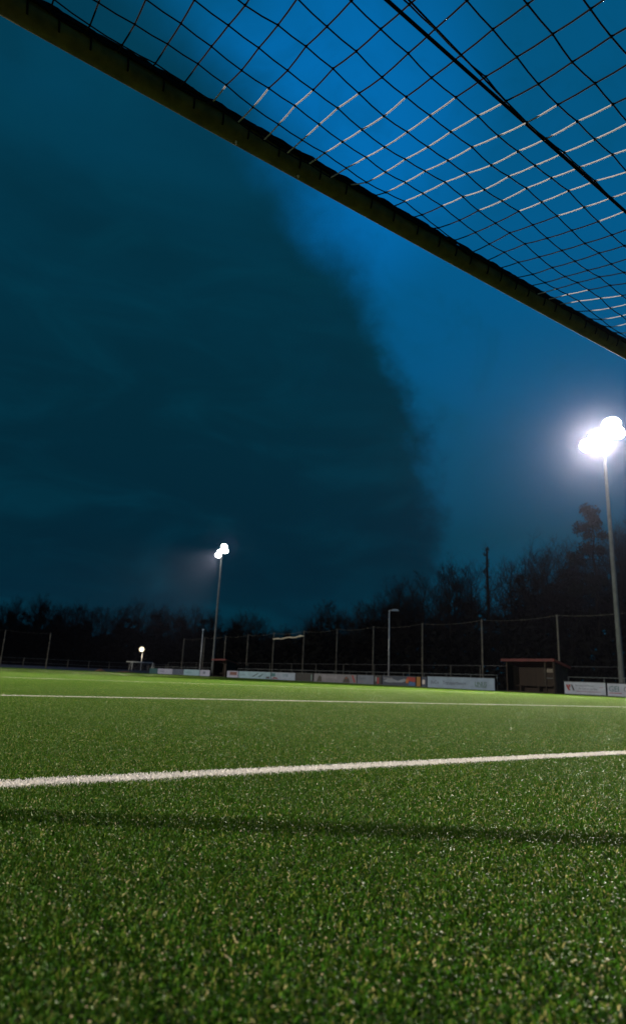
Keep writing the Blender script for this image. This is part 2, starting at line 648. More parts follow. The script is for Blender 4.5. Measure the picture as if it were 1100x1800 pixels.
# ------------------------------------------------------------------ floodlight masts
def mast(x, y, label, aim, power, name='floodlight_mast', lampdirs=None, H=15.6, cone=120, ls=1.0, colr=(1, .91, .76)):
    ro = empty(name, (x, y, 0), label, 'floodlight', 'floodlight masts of the ground')
    m = MB()
    m.tube([(0, 0, -.02), (0, 0, .9), (0, 0, H)], [.17, .16, .075], 14)
    m.build('pole', M['galv'], ro, True)
    m = MB()
    m.tube([(0, 0, 0), (0, 0, .06)], .28, 14)
    m.build('base_plate', M['galv'], ro)
    m = MB()
    m.box(-.08, -.19, .5, .08, -.16, 1.0)
    m.build('service_hatch', M['galv'], ro)
    m = MB()
    m.box(-.05, -1.35, H - .12, .05, 1.35, H - .02)
    m.box(-.04, -.06, H - .3, .04, .06, H + .6)
    m.build('crossarm', M['galv'], ro)
    spots = [(1.0, -.2, 0), (-.95, .12, 1), (-.2, .22, 2), (-.62, .72, 3), (.4, .14, 2)]
    for (ly, lz, q) in spots:
        t_ = aim[q % len(aim)]
        P = Vector((0, ly, H + lz))
        D = (Vector((t_[0] - x, t_[1] - y, 0)) - P)
        dn = D.normalized()
        rot = dn.to_track_quat('-Z', 'Y')
        mh = MB()
        # housing: a shallow reflector bowl opening along -Z
        seg = 18
        rings = [(.10, .22), (.24, .20), (.36, .08), (.40, 0.0)]
        o0 = len(mh.v)
        for (ra, zz) in rings:
            for a in range(seg):
                th = 2 * math.pi * a / seg
                mh.v.append((ra * math.cos(th), ra * .85 * math.sin(th), zz))
        for i_ in range(len(rings) - 1):
            for a in range(seg):
                a2 = (a + 1) % seg
                mh.f.append((i_ * seg + a, i_ * seg + a2, (i_ + 1) * seg + a2, (i_ + 1) * seg + a))
        mh.f.append(tuple(range(seg)))
        hd = mh.build('floodlight', M['lampbody'], ro, True)
        hd.location = P
        hd.rotation_mode = 'QUATERNION'
        hd.rotation_quaternion = rot
        hd.scale = (ls, ls, ls)
        ml = MB()
        ml.v = []
        rings = [(.385, -.004), (.34, -.07), (.2, -.12)]
        for (ra, zz) in rings:
            for a in range(seg):
                th = 2 * math.pi * a / seg
                ml.v.append((ra * math.cos(th), ra * .85 * math.sin(th), zz))
        for i_ in range(len(rings) - 1):
            for a in range(seg):
                a2 = (a + 1) % seg
                ml.f.append((i_ * seg + a2, i_ * seg + a, (i_ + 1) * seg + a, (i_ + 1) * seg + a2))
        ml.f.append(tuple(2 * seg + a for a in range(seg)))
        le = ml.build('lens', M['lamp'], hd, True)
        br = MB()
        br.box(-.03, -.03, -.0, .03, .03, .25)
        bo = br.build('bracket', M['galv'], ro)
        bo.location = (0, ly, H - .12 + (lz if lz < 0 else 0))
        bo.scale = (1, 1, max(1, (lz + .1) / .25))
    ld = bpy.data.lights.new('floodlight_beam', 'SPOT')
    ld.energy = power
    ld.color = colr
    ld.spot_size = R(cone)
    ld.spot_blend = .9
    ld.shadow_soft_size = .45
    lo = bpy.data.objects.new('floodlight_beam', ld)
    COL.objects.link(lo)
    lo.parent = ro
    P = Vector((0, -.1, H + .2))
    tx = sum(a[0] for a in aim) / len(aim)
    ty = sum(a[1] for a in aim) / len(aim)
    D = Vector((tx - x, ty - y, 0)) - P
    # the source sits just in front of the lenses
    lo.location = P + D.normalized() * .75
    lo.rotation_mode = 'QUATERNION'
    lo.rotation_quaternion = D.normalized().to_track_quat('-Z', 'Y')
    return ro


LP = 1.35
mast(35.5, 18.9, 'tall floodlight mast standing behind the boards right of the near dugout, lamps glaring', [(18, 14), (16, 26), (14, 20), (18, 8)], 240000 * LP, cone=74, ls=1.4)
mast(35.5, 72.0, 'tall distant floodlight mast beside the far dugout, lamps lit', [(13, 48), (12, 46), (14, 54), (13, 48)], 220000 * LP, cone=41)
mast(-28.7, 18.2, 'floodlight mast on the other touchline level with the near dugout', [(4, 12), (5, 8), (6, 14), (4, 10)], 72000 * LP, cone=84)
mast(-28.7, 72.0, 'floodlight mast on the other touchline level with the far dugout', [(5, 75), (2, 70), (8, 80), (6, 65)], 90000 * LP, cone=84)


# ------------------------------------------------------------------ street lamps beyond the fence
def street_lamp(x, y, H, label, head_dir, lit=False, hw=.35):
    ro = empty('street_lamp', (x, y, 0), label, 'street lamp', 'small lamps beyond the boards')
    m = MB()
    m.tube([(0, 0, -.02), (0, 0, H)], [.075, .05], 10)
    m.build('pole', M['palelamp'], ro, True)
    m = MB()
    dx, dy = head_dir
    m.tube([(0, 0, H - .02), (dx * .4, dy * .4, H + .04)], .04, 8)
    m.build('arm', M['palelamp'], ro, True)
    m = MB()
    c = (dx * .55, dy * .55)
    a = [(-hw, -.16, 0), (hw, -.16, 0), (hw, .16, 0), (-hw, .16, 0), (-hw * .7, -.1, .16), (hw * .7, -.1, .16), (hw * .7, .1, .16), (-hw * .7, .1, .16)]
    vs = [(c[0] + p[0] * dx - p[1] * dy, c[1] + p[0] * dy + p[1] * dx, H - .04 + p[2]) for p in a]
    m.add(vs, [(0, 3, 2, 1), (4, 5, 6, 7), (0, 1, 5, 4), (1, 2, 6, 5), (2, 3, 7, 6), (3, 0, 4, 7)])
    hd = m.build('lamp_head', M['palelamp'], ro)
    if lit:
        m = MB()
        vs = []
        for i_ in range(5):
            ra = .42 * math.sin((i_ + .8) / 5.8 * math.pi)
            for a in range(14):
                th = 2 * math.pi * a / 14
                vs.append((c[0] + ra * math.cos(th), c[1] + ra * math.sin(th), H - .42 + .42 * math.cos((i_ + .8) / 5.8 * math.pi)))
        fs = [(i_ * 14 + a, (i_ + 1) * 14 + a, (i_ + 1) * 14 + (a + 1) % 14, i_ * 14 + (a + 1) % 14) for i_ in range(4) for a in range(14)]
        fs.append(tuple(4 * 14 + a for a in reversed(range(14))))
        m.add(vs, fs)
        m.build('lamp_bowl', M['lampw'], hd, True)
        ld = bpy.data.lights.new('lamp_light', 'POINT')
        ld.energy = 60
        ld.color = (1, .8, .55)
        ld.shadow_soft_size = .3
        lo = bpy.data.objects.new('lamp_light', ld)
        COL.objects.link(lo)
        lo.parent = ro
        lo.location = (c[0], c[1], H - 1.4)
    return ro


street_lamp(40, 44.15, 6.85, 'pale unlit street lamp standing in front of the wood, head pointing right', (.83, -.55))
street_lamp(40, 85.6, 6.5, 'small unlit street lamp left of the distant floodlight mast', (-.4, -.9), hw=.3)
street_lamp(39.2, 108, 4.35, 'small lit lamp with warm glow behind the training goal', (-.6, -.8), lit=True)


# ------------------------------------------------------------------ ball-stop fences
def ball_fence(posts, H, label, parts_gap=()):
    x0, y0 = posts[0]
    ro = empty('ball_stop_fence', (x0, y0, 0), label, 'fence')
    for (x, y) in posts:
        m = MB()
        m.tube([(x - x0, y - y0, -.02), (x - x0, y - y0, H)], [.07, .055], 10)
        m.build('post', M['pole'], ro, True)
    for (a, b_) in zip(posts[:-1], posts[1:]):
        A, B = Vector((a[0] - x0, a[1] - y0, H - .06)), Vector((b_[0] - x0, b_[1] - y0, H - .06))
        m = MB()
        pts = [A.lerp(B, q / 8) - Vector((0, 0, .16 * 4 * (q / 8) * (1 - q / 8))) for q in range(9)]
        m.tube(pts, .011, 5)
        m.build('top_rope', M['pole'], ro, True)
        # netting: diagonal cords
        m = MB()
        L = (B - A).length
        d = (B - A).normalized()
        Hn = H - .2
        c_ = -Hn
        while c_ < L:
            for sgn in (0, 1):
                u0, z0, u1, z1 = c_, 0.0, c_ + Hn, Hn
                if u0 < 0:
                    z0 -= u0; u0 = 0
                if u1 > L:
                    z1 -= (u1 - L); u1 = L
                if u1 > u0:
                    if sgn:
                        z0, z1 = Hn - z0, Hn - z1
                    P, Q = A + d * u0, A + d * u1
                    P.z, Q.z = z0, z1
                    m.tube([P, Q], .0018, 3, False)
            c_ += .17
        m.build('netting', M['cord'], ro)
    return ro


ball_fence([(36.5, 11.5), (36.5, 17.5), (36.5, 23.6), (36.5, 29.9), (36.5, 36.05), (36.5, 42.2), (36.5, 47.6), (36.5, 53.3), (36.5, 59.3), (36.5, 65.2), (36.5, 71.0), (36.5, 77.2), (36.5, 84.0)],
           5.0, 'tall ball-stop fence of slim posts and dark netting behind the advertising boards')
ball_fence([(3.2, 97.2), (9.3, 97.2), (15.35, 97.2), (21.4, 97.2)], 5.15, 'tall ball-stop fence with two visible posts behind the far goal line at left')

# low perimeter fence behind the far goal line
lf = empty('low_fence', (0, 98.0, 0), 'low mesh fence with pale posts along the far end of the pitch', 'fence')
x = 3.2
xs = []
while x < 40.6:
    xs.append(x)
    m = MB()
    m.tube([(x, 0, -.02), (x, 0, 1.5)], .045, 8)
    m.build('post', M['pole'], lf, True)
    x += 3.05
for z in (1.42, .8):
    m = MB()
    m.tube([(xs[0], 0, z), (xs[-1], 0, z)], .018, 6)
    m.build('rail', M['steel_dark'], lf, True)
for a, b_ in zip(xs[:-1], xs[1:]):
    m = MB()
    m.box(a + .06, -.02, .02, b_ - .06, .02, .42)
    m.build('kick_board', M['navy'], lf)
    m = MB()
    u = a - 1.4
    while u < b_:
        for sg in (0, 1):
            p0, p1 = max(a, u), min(b_, u + 1.4)
            if p1 > p0:
                z0, z1 = (p0 - u), (p1 - u)
                if sg:
                    z0, z1 = 1.4 - z0, 1.4 - z1
                m.tube([(p0, 0.03, z0), (p1, .03, z1)], .002, 3, False)
        u += .12
    m.build('wire_mesh', M['mesh'], lf)

# low chain-link fence behind the boards on the right
lf2 = empty('low_fence', (36.9, 0, 0), 'low dark mesh fence running behind the advertising boards', 'fence')
ys = [15.6, 19.9, 25.2, 30.5, 33.4, 38.0, 42.5, 47.0, 51.5, 56.0, 60.5, 65.5, 70, 75, 80, 85, 90]
for y in ys:
    m = MB()
    m.tube([(0, y, -.02), (0, y, 1.75)], .035, 8)
    m.build('post', M['pole'], lf2, True)
for z in (1.72,):
    m = MB()
    m.tube([(0, ys[0], z), (0, ys[-1], z)], .016, 6)
    m.build('rail', M['steel_dark'], lf2, True)
m = MB()
u = ys[0]
while u < ys[-1]:
    m.tube([(0.02, u, .02), (.02, u + 1.6, 1.66)], .002, 3, False)
    m.tube([(0.02, u + 1.6, .02), (.02, u, 1.66)], .002, 3, False)
    u += .14
m.build('wire_mesh', M['mesh'], lf2)


# ------------------------------------------------------------------ advertising boards along the touchline (plane x = 34)
BX = 34.0
_cm = {}


def cmat(c):
    key = tuple(round(q, 3) for q in c)
    if key not in _cm:
        _cm[key] = mat('board_colour', tuple(q * .8 for q in c), .6, var=.25, vscale=1.5)
    return _cm[key]


def board(y0, y1, color, label, arts=(), h0=.06, h1=.74):
    """y0 > y1: y0 is the left end as seen from the pitch"""
    ro = empty('advertising_board', (BX, (y0 + y1) / 2, 0), label, 'advertising board', 'advertising boards along the touchline')
    cy = (y0 + y1) / 2
    m = MB()
    m.box(-.012, y1 - cy + .03, h0, .012, y0 - cy - .03, h1)
    pn = m.build('panel', cmat(color), ro)
    m = MB()
    m.box(-.02, y1 - cy + .01, h0 - .03, .02, y0 - cy - .01, h0 - .001)
    m.box(-.02, y1 - cy + .01, h1 + .001, .02, y0 - cy - .01, h1 + .03)
    m.build('frame', M['galv'], ro)
    for yy in (y0 - cy - .15, y1 - cy + .15):
        m = MB()
        m.box(.03, yy - .03, -.02, .08, yy + .03, h1)
        m.build('support', M['steel_dark'], ro)
    W_ = y0 - y1
    for n_, art in enumerate(arts):
        kind = art[0]
        if kind == 'text':
            _, txt, u, v, size, colr = art
            cu = bpy.data.curves.new('lettering', 'FONT')
            cu.body = txt
            cu.size = size
            cu.extrude = .002
            cu.resolution_u = 2
            cu.materials.append(cmat(colr))
            o = bpy.data.objects.new('lettering', cu)
            COL.objects.link(o)
            o.parent = ro
            # text runs towards -y as read from the pitch (looking along +x)
            o.matrix_local = Matrix(((0, 0, -1, -.016), (-1, 0, 0, W_ / 2 - u), (0, 1, 0, v), (0, 0, 0, 1)))
        elif kind == 'poly':
            _, nm, pts, colr = art
            m = MB()
            d = .014 + .0015 * n_
            k_ = len(pts)
            vs = [(-d - .002, W_ / 2 - u, v) for (u, v) in pts] + [(-.0125, W_ / 2 - u, v) for (u, v) in pts]
            fs = [tuple(range(k_)), tuple(reversed(range(k_, 2 * k_)))] + [(i_, i_ + k_, (i_ + 1) % k_ + k_, (i_ + 1) % k_) for i_ in range(k_)]
            m.add(vs, fs)
            m.build(nm, cmat(colr), ro)
    return ro


def rect(u0, v0, u1, v1):
    return [(u0, v0), (u1, v0), (u1, v1), (u0, v1)]


PALE = (.28, .35, .46)
LIL = (.33, .35, .48)
AQ = (.24, .38, .47)
DK = (.02, .02, .03)
GREY = (.13, .13, .15)
GRN = (.015, .10, .035)
TEAL = (.02, .12, .14)
REDC = (.30, .02, .025)
# near boards right of the dugout
board(21.62, 18.98, (.38, .43, .54), 'pale board with red and black angular emblem immediately right of the near dugout',
      [('poly', 'emblem', [(.12, .58), (.26, .60), (.36, .34), (.42, .30), (.36, .25), (.26, .30)], REDC),
       ('poly', 'emblem', [(.30, .60), (.44, .60), (.40, .45), (.34, .40)], REDC),
       ('poly', 'emblem', [(.46, .60), (.56, .58), (.68, .28), (.60, .25)], DK),
       ('text', 'Beratung und Planung', .75, .52, .13, (.10, .10, .12)),
       ('text', 'Ihr Partner am Bau', .95, .34, .15, (.13, .14, .16)),
       ('text', 'www', 2.25, .46, .1, (.3, .08, .1)),
       ('poly', 'stripe', rect(.8, .22, 2.3, .25), (.25, .12, .16))], h0=.08, h1=.74)
board(18.93, 16.2, (.38, .42, .54), 'pale board with teal lettering block at the right end of the row',
      [('text', 'GEI', .10, .30, .42, TEAL), ('poly', 'stripe', rect(.10, .20, .85, .24), (.3, .07, .08)),
       ('text', 'C', .95, .30, .42, (.1, .1, .12))], h0=.06, h1=.72)
board(16.15, 12.4, (.22, .24, .30), 'pale plain board beyond the right edge of the view')
# between lamp post and dugout
board(33.55, 33.0, (.04, .055, .10), 'narrow navy board with small white square at the foot of a fence post',
      [('poly', 'white_square', rect(.1, .25, .36, .55), (.6, .55, .55))])
board(32.95, 26.72, (.25, .34, .46), 'long pale blue-grey board with faded words and green lettering at its end',
      [('text', 'BeCo', .35, .30, .36, (.07, .09, .13)), ('text', 'Transportbeton', 1.55, .30, .34, (.06, .08, .12)),
       ('text', 'LINUS', 4.5, .28, .40, GRN), ('poly', 'stripe', [(4.55, .22), (5.5, .2), (5.55, .24), (4.6, .25)], GRN)], h0=.04, h1=.80)
board(34.1, 33.62, (.30, .14, .02), 'narrow ochre yellow board between red-blue and navy boards')
board(38.0, 34.15, (.03, .045, .08), 'dark navy board with smoky white script and red and blue corner',
      [('poly', 'smoke_swoosh', [(.15, .35), (.6, .52), (1.2, .55), (1.9, .40), (2.6, .60), (2.9, .45), (2.4, .30), (1.5, .28), (.8, .25)], (.22, .26, .32)),
       ('text', 'Sportfreunde', .2, .52, .2, (.35, .36, .4)),
       ('poly', 'red_field', [(2.9, .45), (3.8, .35), (3.8, .70), (2.9, .72)], (.32, .03, .02)),
       ('poly', 'blue_field', [(3.0, .10), (3.8, .10), (3.8, .33), (3.2, .38)], (.04, .12, .30)),
       ('poly', 'orange_field', [(2.75, .30), (3.05, .25), (3.1, .55), (2.8, .6)], (.40, .12, .02))])
board(38.95, 38.05, (.02, .02, .025), 'narrow black board with one red upright stroke',
      [('poly', 'red_stroke', rect(.35, .12, .55, .6), REDC), ('poly', 'pale_stroke', rect(.1, .3, .28, .66), (.2, .24, .26))])
board(41.2, 39.0, (.13, .16, .22), 'short grey-blue board with small grey lines of text',
      [('text', 'Getr\u00e4nke', .2, .42, .26, (.07, .09, .12)), ('text', 'Service', .3, .18, .2, (.2, .15, .22))])
board(47.6, 41.25, (.17, .17, .20), 'long grey-lilac board with two dark hooded shapes and red slash',
      [('poly', 'dark_figure', [(.5, .08), (1.3, .08), (1.25, .45), (1.0, .62), (.75, .5)], (.03, .025, .02)),
       ('poly', 'dark_figure', [(4.4, .08), (5.4, .08), (5.3, .40), (4.95, .62), (4.6, .42)], (.03, .025, .02)),
       ('poly', 'face', [(4.75, .42), (5.05, .42), (4.95, .58)], (.25, .06, .03)),
       ('text', 'Malerbetrieb', 1.5, .38, .4, (.28, .28, .32)),
       ('poly', 'red_slash', [(5.65, .7), (5.85, .7), (6.2, .15), (6.0, .12)], REDC)])
board(50.65, 47.7, (.008, .008, .01), 'solid black board in the middle of the row',
      [('poly', 'pale_stroke', rect(2.6, .1, 2.8, .66), (.12, .2, .2)), ('text', 'Kick', .3, .3, .36, (.03, .04, .05))])
board(55.2, 50.7, PALE, 'pale board with dark green lettering left of the solid black board',
      [('text', 'OPTIK', 2.2, .36, .36, TEAL), ('poly', 'teal_block', rect(.0 + .05, .34, .8, .66), TEAL),
       ('poly', 'red_shape', [(.1, .1), (1.4, .1), (1.1, .28), (.5, .3)], (.16, .05, .06))])
board(62.2, 55.3, AQ, 'long pale aqua board with dark diagonal swooshes',
      [('poly', 'swoosh', [(3.0, .25), (4.2, .62), (4.5, .62), (3.4, .22)], (.05, .07, .09)),
       ('poly', 'swoosh', [(4.2, .22), (5.2, .55), (5.5, .55), (4.7, .2)], (.05, .10, .12)),
       ('poly', 'dark_block', rect(6.0, .1, 6.7, .3), (.03, .02, .03)),
       ('text', 'Autohaus', .4, .3, .32, (.10, .14, .18))])
board(65.0, 62.3, LIL, 'small pale lilac board with brown-red picture right of the far dugout',
      [('poly', 'picture', rect(.7, .3, 2.4, .66), (.14, .06, .05))])
board(72.3, 69.5, LIL, 'lilac-white board left of the far dugout', [('poly', 'picture', rect(.9, .3, 1.6, .6), (.10, .13, .2))])
board(77.3, 72.4, AQ, 'pale aqua board left of the lilac-white one', [('text', 'Elektro Haus', .5, .3, .4, (.1, .25, .28))])
board(80.9, 77.4, (.07, .09, .14), 'dull blue-grey board among the pale boards at the far end')
board(86.4, 81.0, LIL, 'pale lilac board near the training goal', [('text', 'Stadtwerke', .6, .3, .42, (.12, .14, .2))])
board(89.6, 86.5, (.03, .10, .11), 'dark teal board at the far left end of the row')


# railing behind the boards
def railing(y0, y1, label, z=1.02, matl='galv', rad=.025):
    ro = empty('railing', (34.3, y0, 0), label, 'railing', 'steel railings behind the boards')
    m = MB()
    m.tube([(0, 0, z), (0, y1 - y0, z)], rad, 8)
    m.build('handrail', M[matl], ro, True)
    n_ = max(2, int(abs(y1 - y0) / 2.2) + 1)
    for q in range(n_):
        y = (y1 - y0) * q / (n_ - 1)
        m = MB()
        m.tube([(0, y, -.02), (0, y, z)], .022, 8)
        m.build('post', M['galv'], ro, True)


railing(21.5, 12.5, 'steel railing right of the near dugout')
railing(63.0, 26.8, 'long steel railing between the two dugouts')
railing(89, 69.6, 'steel railing left of the far dugout')


# ------------------------------------------------------------------ dugouts
def dugout(yL, yR, label, detail=True):
    cy = (yL + yR) / 2
    ro = empty('dugout', (34.0, cy, 0), label, 'dugout', 'team dugouts beside the pitch')
    a, b_ = yR - cy, yL - cy          # a<0 right end, b_>0 left end
    dp = 1.25
    zf, zb = 1.96, 1.62
    # roof: slab sloping to the back, overhanging
    m = MB()
    x0, x1, ya, yb = -.22, dp + .15, a - .12, b_ + .25
    zz0 = zf + .03
    zz1 = zb - .02
    vs = [(x0, ya, zz0), (x1, ya, zz1), (x1, yb, zz1), (x0, yb, zz0), (x0, ya, zz0 + .05), (x1, ya, zz1 + .05), (x1, yb, zz1 + .05), (x0, yb, zz0 + .05)]
    m.add(vs, [(0, 3, 2, 1), (4, 5, 6, 7), (0, 1, 5, 4), (1, 2, 6, 5), (2, 3, 7, 6), (3, 0, 4, 7)])
    n_ = 24
    for q in range(n_):                 # raised seams of the sheet roof
        y = ya + (yb - ya) * (q + .5) / n_
        m.add([(x0, y - .015, zz0 + .052), (x1, y - .015, zz1 + .052), (x1, y + .015, zz1 + .052), (x0, y + .015, zz0 + .052),
               (x0, y - .01, zz0 + .075), (x1, y - .01, zz1 + .075), (x1, y + .01, zz1 + .075), (x0, y + .01, zz0 + .075)],
              [(0, 3, 2, 1), (4, 5, 6, 7), (0, 1, 5, 4), (1, 2, 6, 5), (2, 3, 7, 6), (3, 0, 4, 7)])
    rf = m.build('roof', M['red'], ro)
    m = MB()
    m.box(x0 - .03, ya, zz0 - .10, x0 - .002, yb, zz0 + .06)
    m.build('fascia', M['red'], rf)
    m = MB()
    m.add([(x0, ya - .025, zz0 - .09), (x1, ya - .025, zz1 - .09), (x1, ya - .002, zz1 - .09), (x0, ya - .002, zz0 - .09),
           (x0, ya - .025, zz0 + .06), (x1, ya - .025, zz1 + .06), (x1, ya - .002, zz1 + .06), (x0, ya - .002, zz0 + .06)],
          [(0, 3, 2, 1), (4, 5, 6, 7), (0, 1, 5, 4), (1, 2, 6, 5), (2, 3, 7, 6), (3, 0, 4, 7)])
    m.build('verge_board', M['redl'], rf)
    # back wall of upright boards, each its own plank
    n_ = int((b_ - a) / .3)
    for q in range(n_):
        y = a + (b_ - a) * q / n_
        m = MB()
        m.box(dp - .03 - .004 * (q % 2), y + .004, 0, dp, y + (b_ - a) / n_ - .004, zb - .04)
        m.build('plank', M['wood2'], ro)
    for (y, nm) in ((a, 'r'), (b_, 'l')):
        n2 = 5
        for q in range(n2):
            u0, u1 = .02 + (dp - .06) * q / n2, .02 + (dp - .06) * (q + 1) / n2 - .008
            zt = zf - (zf - zb) * u1 / dp - .06
            m = MB()
            m.box(u0, y - .015, 0, u1, y + .015, zt)
            m.build('plank', M['wood'], ro)
    for y in (a + .05, b_ - .05, a + .62):
        m = MB()
        m.box(-.06, y - .04, -.02, .015, y + .04, zf)
        m.build('post', M['wood'], ro)
    m = MB()
    m.box(.75, a + .08, .42, 1.15, b_ - .08, .46)
    be = m.build('bench', M['wood2'], ro)
    for y in (a + .4, 0, b_ - .4):
        m = MB()
        m.box(.8, y - .03, 0, 1.1, y + .03, .418)
        m.build('leg', M['wood'], be)
    m = MB()
    m.box(-.06, a + .08, 0, -.02, b_ - .1, .10)
    m.build('kick_board', M['wood'], ro)
    if detail:
        m = MB()
        m.box(1.19, a + .9, 1.28, 1.213, a + 1.6, 1.5)
        sg = m.build('sign', cmat((.16, .14, .12)), ro)
        m = MB()
        m.box(-.02, a + .68, .5, .0, a + .70, 1.7)
        m.box(-.02, a + .10, .9, .0, a + .58, .94)
        m.build('window_frame', M['galv'], ro)
    return ro


dugout(25.75, 22.2, 'dark timber dugout with red roof, near one between two pale boards')
dugout(68.6, 65.3, 'small far dugout with thin red roof at the foot of the distant mast', False)

# rolled net on a beam between two fence posts, lit pale
o = empty('net_roll', (36.35, 53.1, 4.45), 'pale rolled-up net hanging between two posts of the ball-stop fence', 'net')
m = MB()
pts = [(0, 6.0 * q / 12, .05 * math.sin(q * 1.3) - .015 * q) for q in range(13)]
m.tube(pts, [.06 + .03 * math.sin(q * 2.1) ** 2 for q in range(13)], 8)
m.build('roll', mat('pale_net_roll', (.45, .40, .32), .8, var=.5, vscale=4), o, True)

# small training goal at the far end with the brownish heap beside it
tg = empty('training_goal', (33.8, 99.6, 0), 'small white training goal parked behind the far end beneath a lit lamp', 'goal')
wm = mat('white_aluminium', (.6, .6, .56), .4, var=.2)
m = MB()
m.tube([(0, 0, 1.66), (4.3, 0, 1.66)], .06, 10)
m.build('crossbar', wm, tg, True)
for x in (0.95, 4.3):
    m = MB()
    m.tube([(x, 0, 0), (x, 0, 1.66)], .06, 10)
    m.build('goalpost', wm, tg, True)
m = MB()
m.tube([(4.3, 0, 1.66), (4.75, .5, 1.5), (5.1, 1.4, .05), (4.3, 0, .05)], .045, 8)
m.tube([(0.95, 0, 1.66), (.9, .5, 1.5), (.9, 1.4, .05)], .04, 8)
m.build('net_frame', wm, tg, True)
m = MB()
for q in range(36):
    x = .95 + 3.5 * q / 35
    m.tube([(x, .5, 1.5), (x, 1.4, .05)], .003, 3, False)
for q in range(12):
    m.tube([(.95, .5 + .9 * q / 11, 1.5 - 1.45 * q / 11), (4.9, .5 + .9 * q / 11, 1.5 - 1.45 * q / 11)], .003, 3, False)
m.build('net', M['cord_w'], tg)


def heap(x, y, rx, ry, h, label, seed):
    r = random.Random(seed)
    m = MB()
    n_, k_ = 22, 7
    ph = [r.uniform(0, 6) for _ in range(4)]
    for j in range(k_):
        f = j / (k_ - 1)
        for a in range(n_):
            th = 2 * math.pi * a / n_
            wob = 1 + .18 * math.sin(3 * th + ph[0]) + .1 * math.sin(7 * th + ph[1])
            z = h * (1 - f) ** 1.2 * (1 + .25 * math.sin(5 * th + ph[2]) * f) if f < 1 else -.03
            m.v.append((rx * f * wob * math.cos(th), ry * f * wob * math.sin(th), z + (r.uniform(-.03, .03) if 0 < f < 1 else 0)))
    for j in range(k_ - 1):
        for a in range(n_):
            m.f.append((j * n_ + a, (j + 1) * n_ + a, (j + 1) * n_ + (a + 1) % n_, j * n_ + (a + 1) % n_))
    o = m.build('earth_heap', M['earth'], None, True, (x, y, -.02))
    tag(o, label, 'earth heap')


heap(28.9, 96.3, 1.1, .7, .42, 'small reddish earth heap in front of the low fence', 1)
heap(32.9, 96.4, 2.2, .6, .2, 'long flat reddish earth heap at the foot of the training goal', 2)


# ------------------------------------------------------------------ winter wood
def bare_tree(seed, H=13.0, spread=.30, start=.3, density=1.0, lean=.02):
    """returns (trunk MB, crown MB) of a leafless tree of height H"""
    r = random.Random(seed)
    tr, cr = MB(), MB()
    n_ = 10
    pts, rad = [], []
    x = y = 0
    for q in range(n_ + 1):
        f = q / n_
        pts.append(Vector((x, y, H * .93 * f)))
        rad.append(.20 * (1 - f) ** .8 + .015)
        x += r.uniform(-1, 1) * H * lean
        y += r.uniform(-1, 1) * H * lean
    tr.tube(pts, rad, 8)

    def at(f):
        q = min(n_ - 1e-4, f * n_)
        a = int(q)
        return pts[a].lerp(pts[a + 1], q - a)

    def branch(P, D, L, ra, lvl):
        seg = 4 if lvl < 2 else 2
        ps, rs = [P], [ra]
        d = D.copy()
        for q in range(seg):
            d = (d + Vector((r.uniform(-.22, .22), r.uniform(-.22, .22), r.uniform(-.05, .22)))).normalized()
            ps.append(ps[-1] + d * L / seg)
            rs.append(ra * (1 - (q + 1) / seg * .75))
        cr.tube(ps, rs, 4 if lvl < 2 else 3, False)
        if lvl >= 3:
            return
        k_ = [7, 7, 5][lvl]
        k_ = max(2, int(k_ * density))
        for q in range(k_):
            f = r.uniform(.25, 1.0)
            a = min(seg - 1e-4, f * seg)
            Pn = ps[int(a)].lerp(ps[int(a) + 1], a - int(a))
            side = Vector((r.gauss(0, 1), r.gauss(0, 1), r.gauss(.25, .7))).normalized()
            Dn = (d * .75 + side * .8).normalized()
            branch(Pn, Dn, L * r.uniform(.38, .62), ra * .45, lvl + 1)

    nl = int(20 * density)
    for q in range(nl):
        f = start + (1 - start) * (q + r.random() * .5) / nl
        th = q * 2.4 + r.uniform(-.4, .4)
        upw = .45 + .9 * f
        D = Vector((math.cos(th), math.sin(th), upw)).normalized()
        prof = math.sin(min(1, (1.08 - f) / (1.08 - start)) * math.pi * .62)
        L = H * spread * (prof * .9 + .22) * r.uniform(.75, 1.2)
        branch(at(min(f, .99)), D, L, .06 * (1.15 - f) + .015, 0)
    return tr, cr


def leaf_clumps(m, r, centres, n_leaf, size, rad, flat=.6):
    for (c, sc_) in centres:
        for q in range(int(n_leaf * sc_ ** 2)):
            d = Vector((r.gauss(0, 1), r.gauss(0, 1), r.gauss(0, 1) * flat))
            d = d.normalized() * (r.random() ** .5) * rad * sc_
            P = Vector(c) + d
            a = Vector((r.gauss(0, 1), r.gauss(0, 1), r.gauss(0, 1))).normalized()
            b2 = a.orthogonal().normalized()
            s_ = size * r.uniform(.6, 1.4)
            m.add([P - a * s_, P + b2 * s_ * .5, P + a * s_, P - b2 * s_ * .5], [(0, 1, 2, 3)])


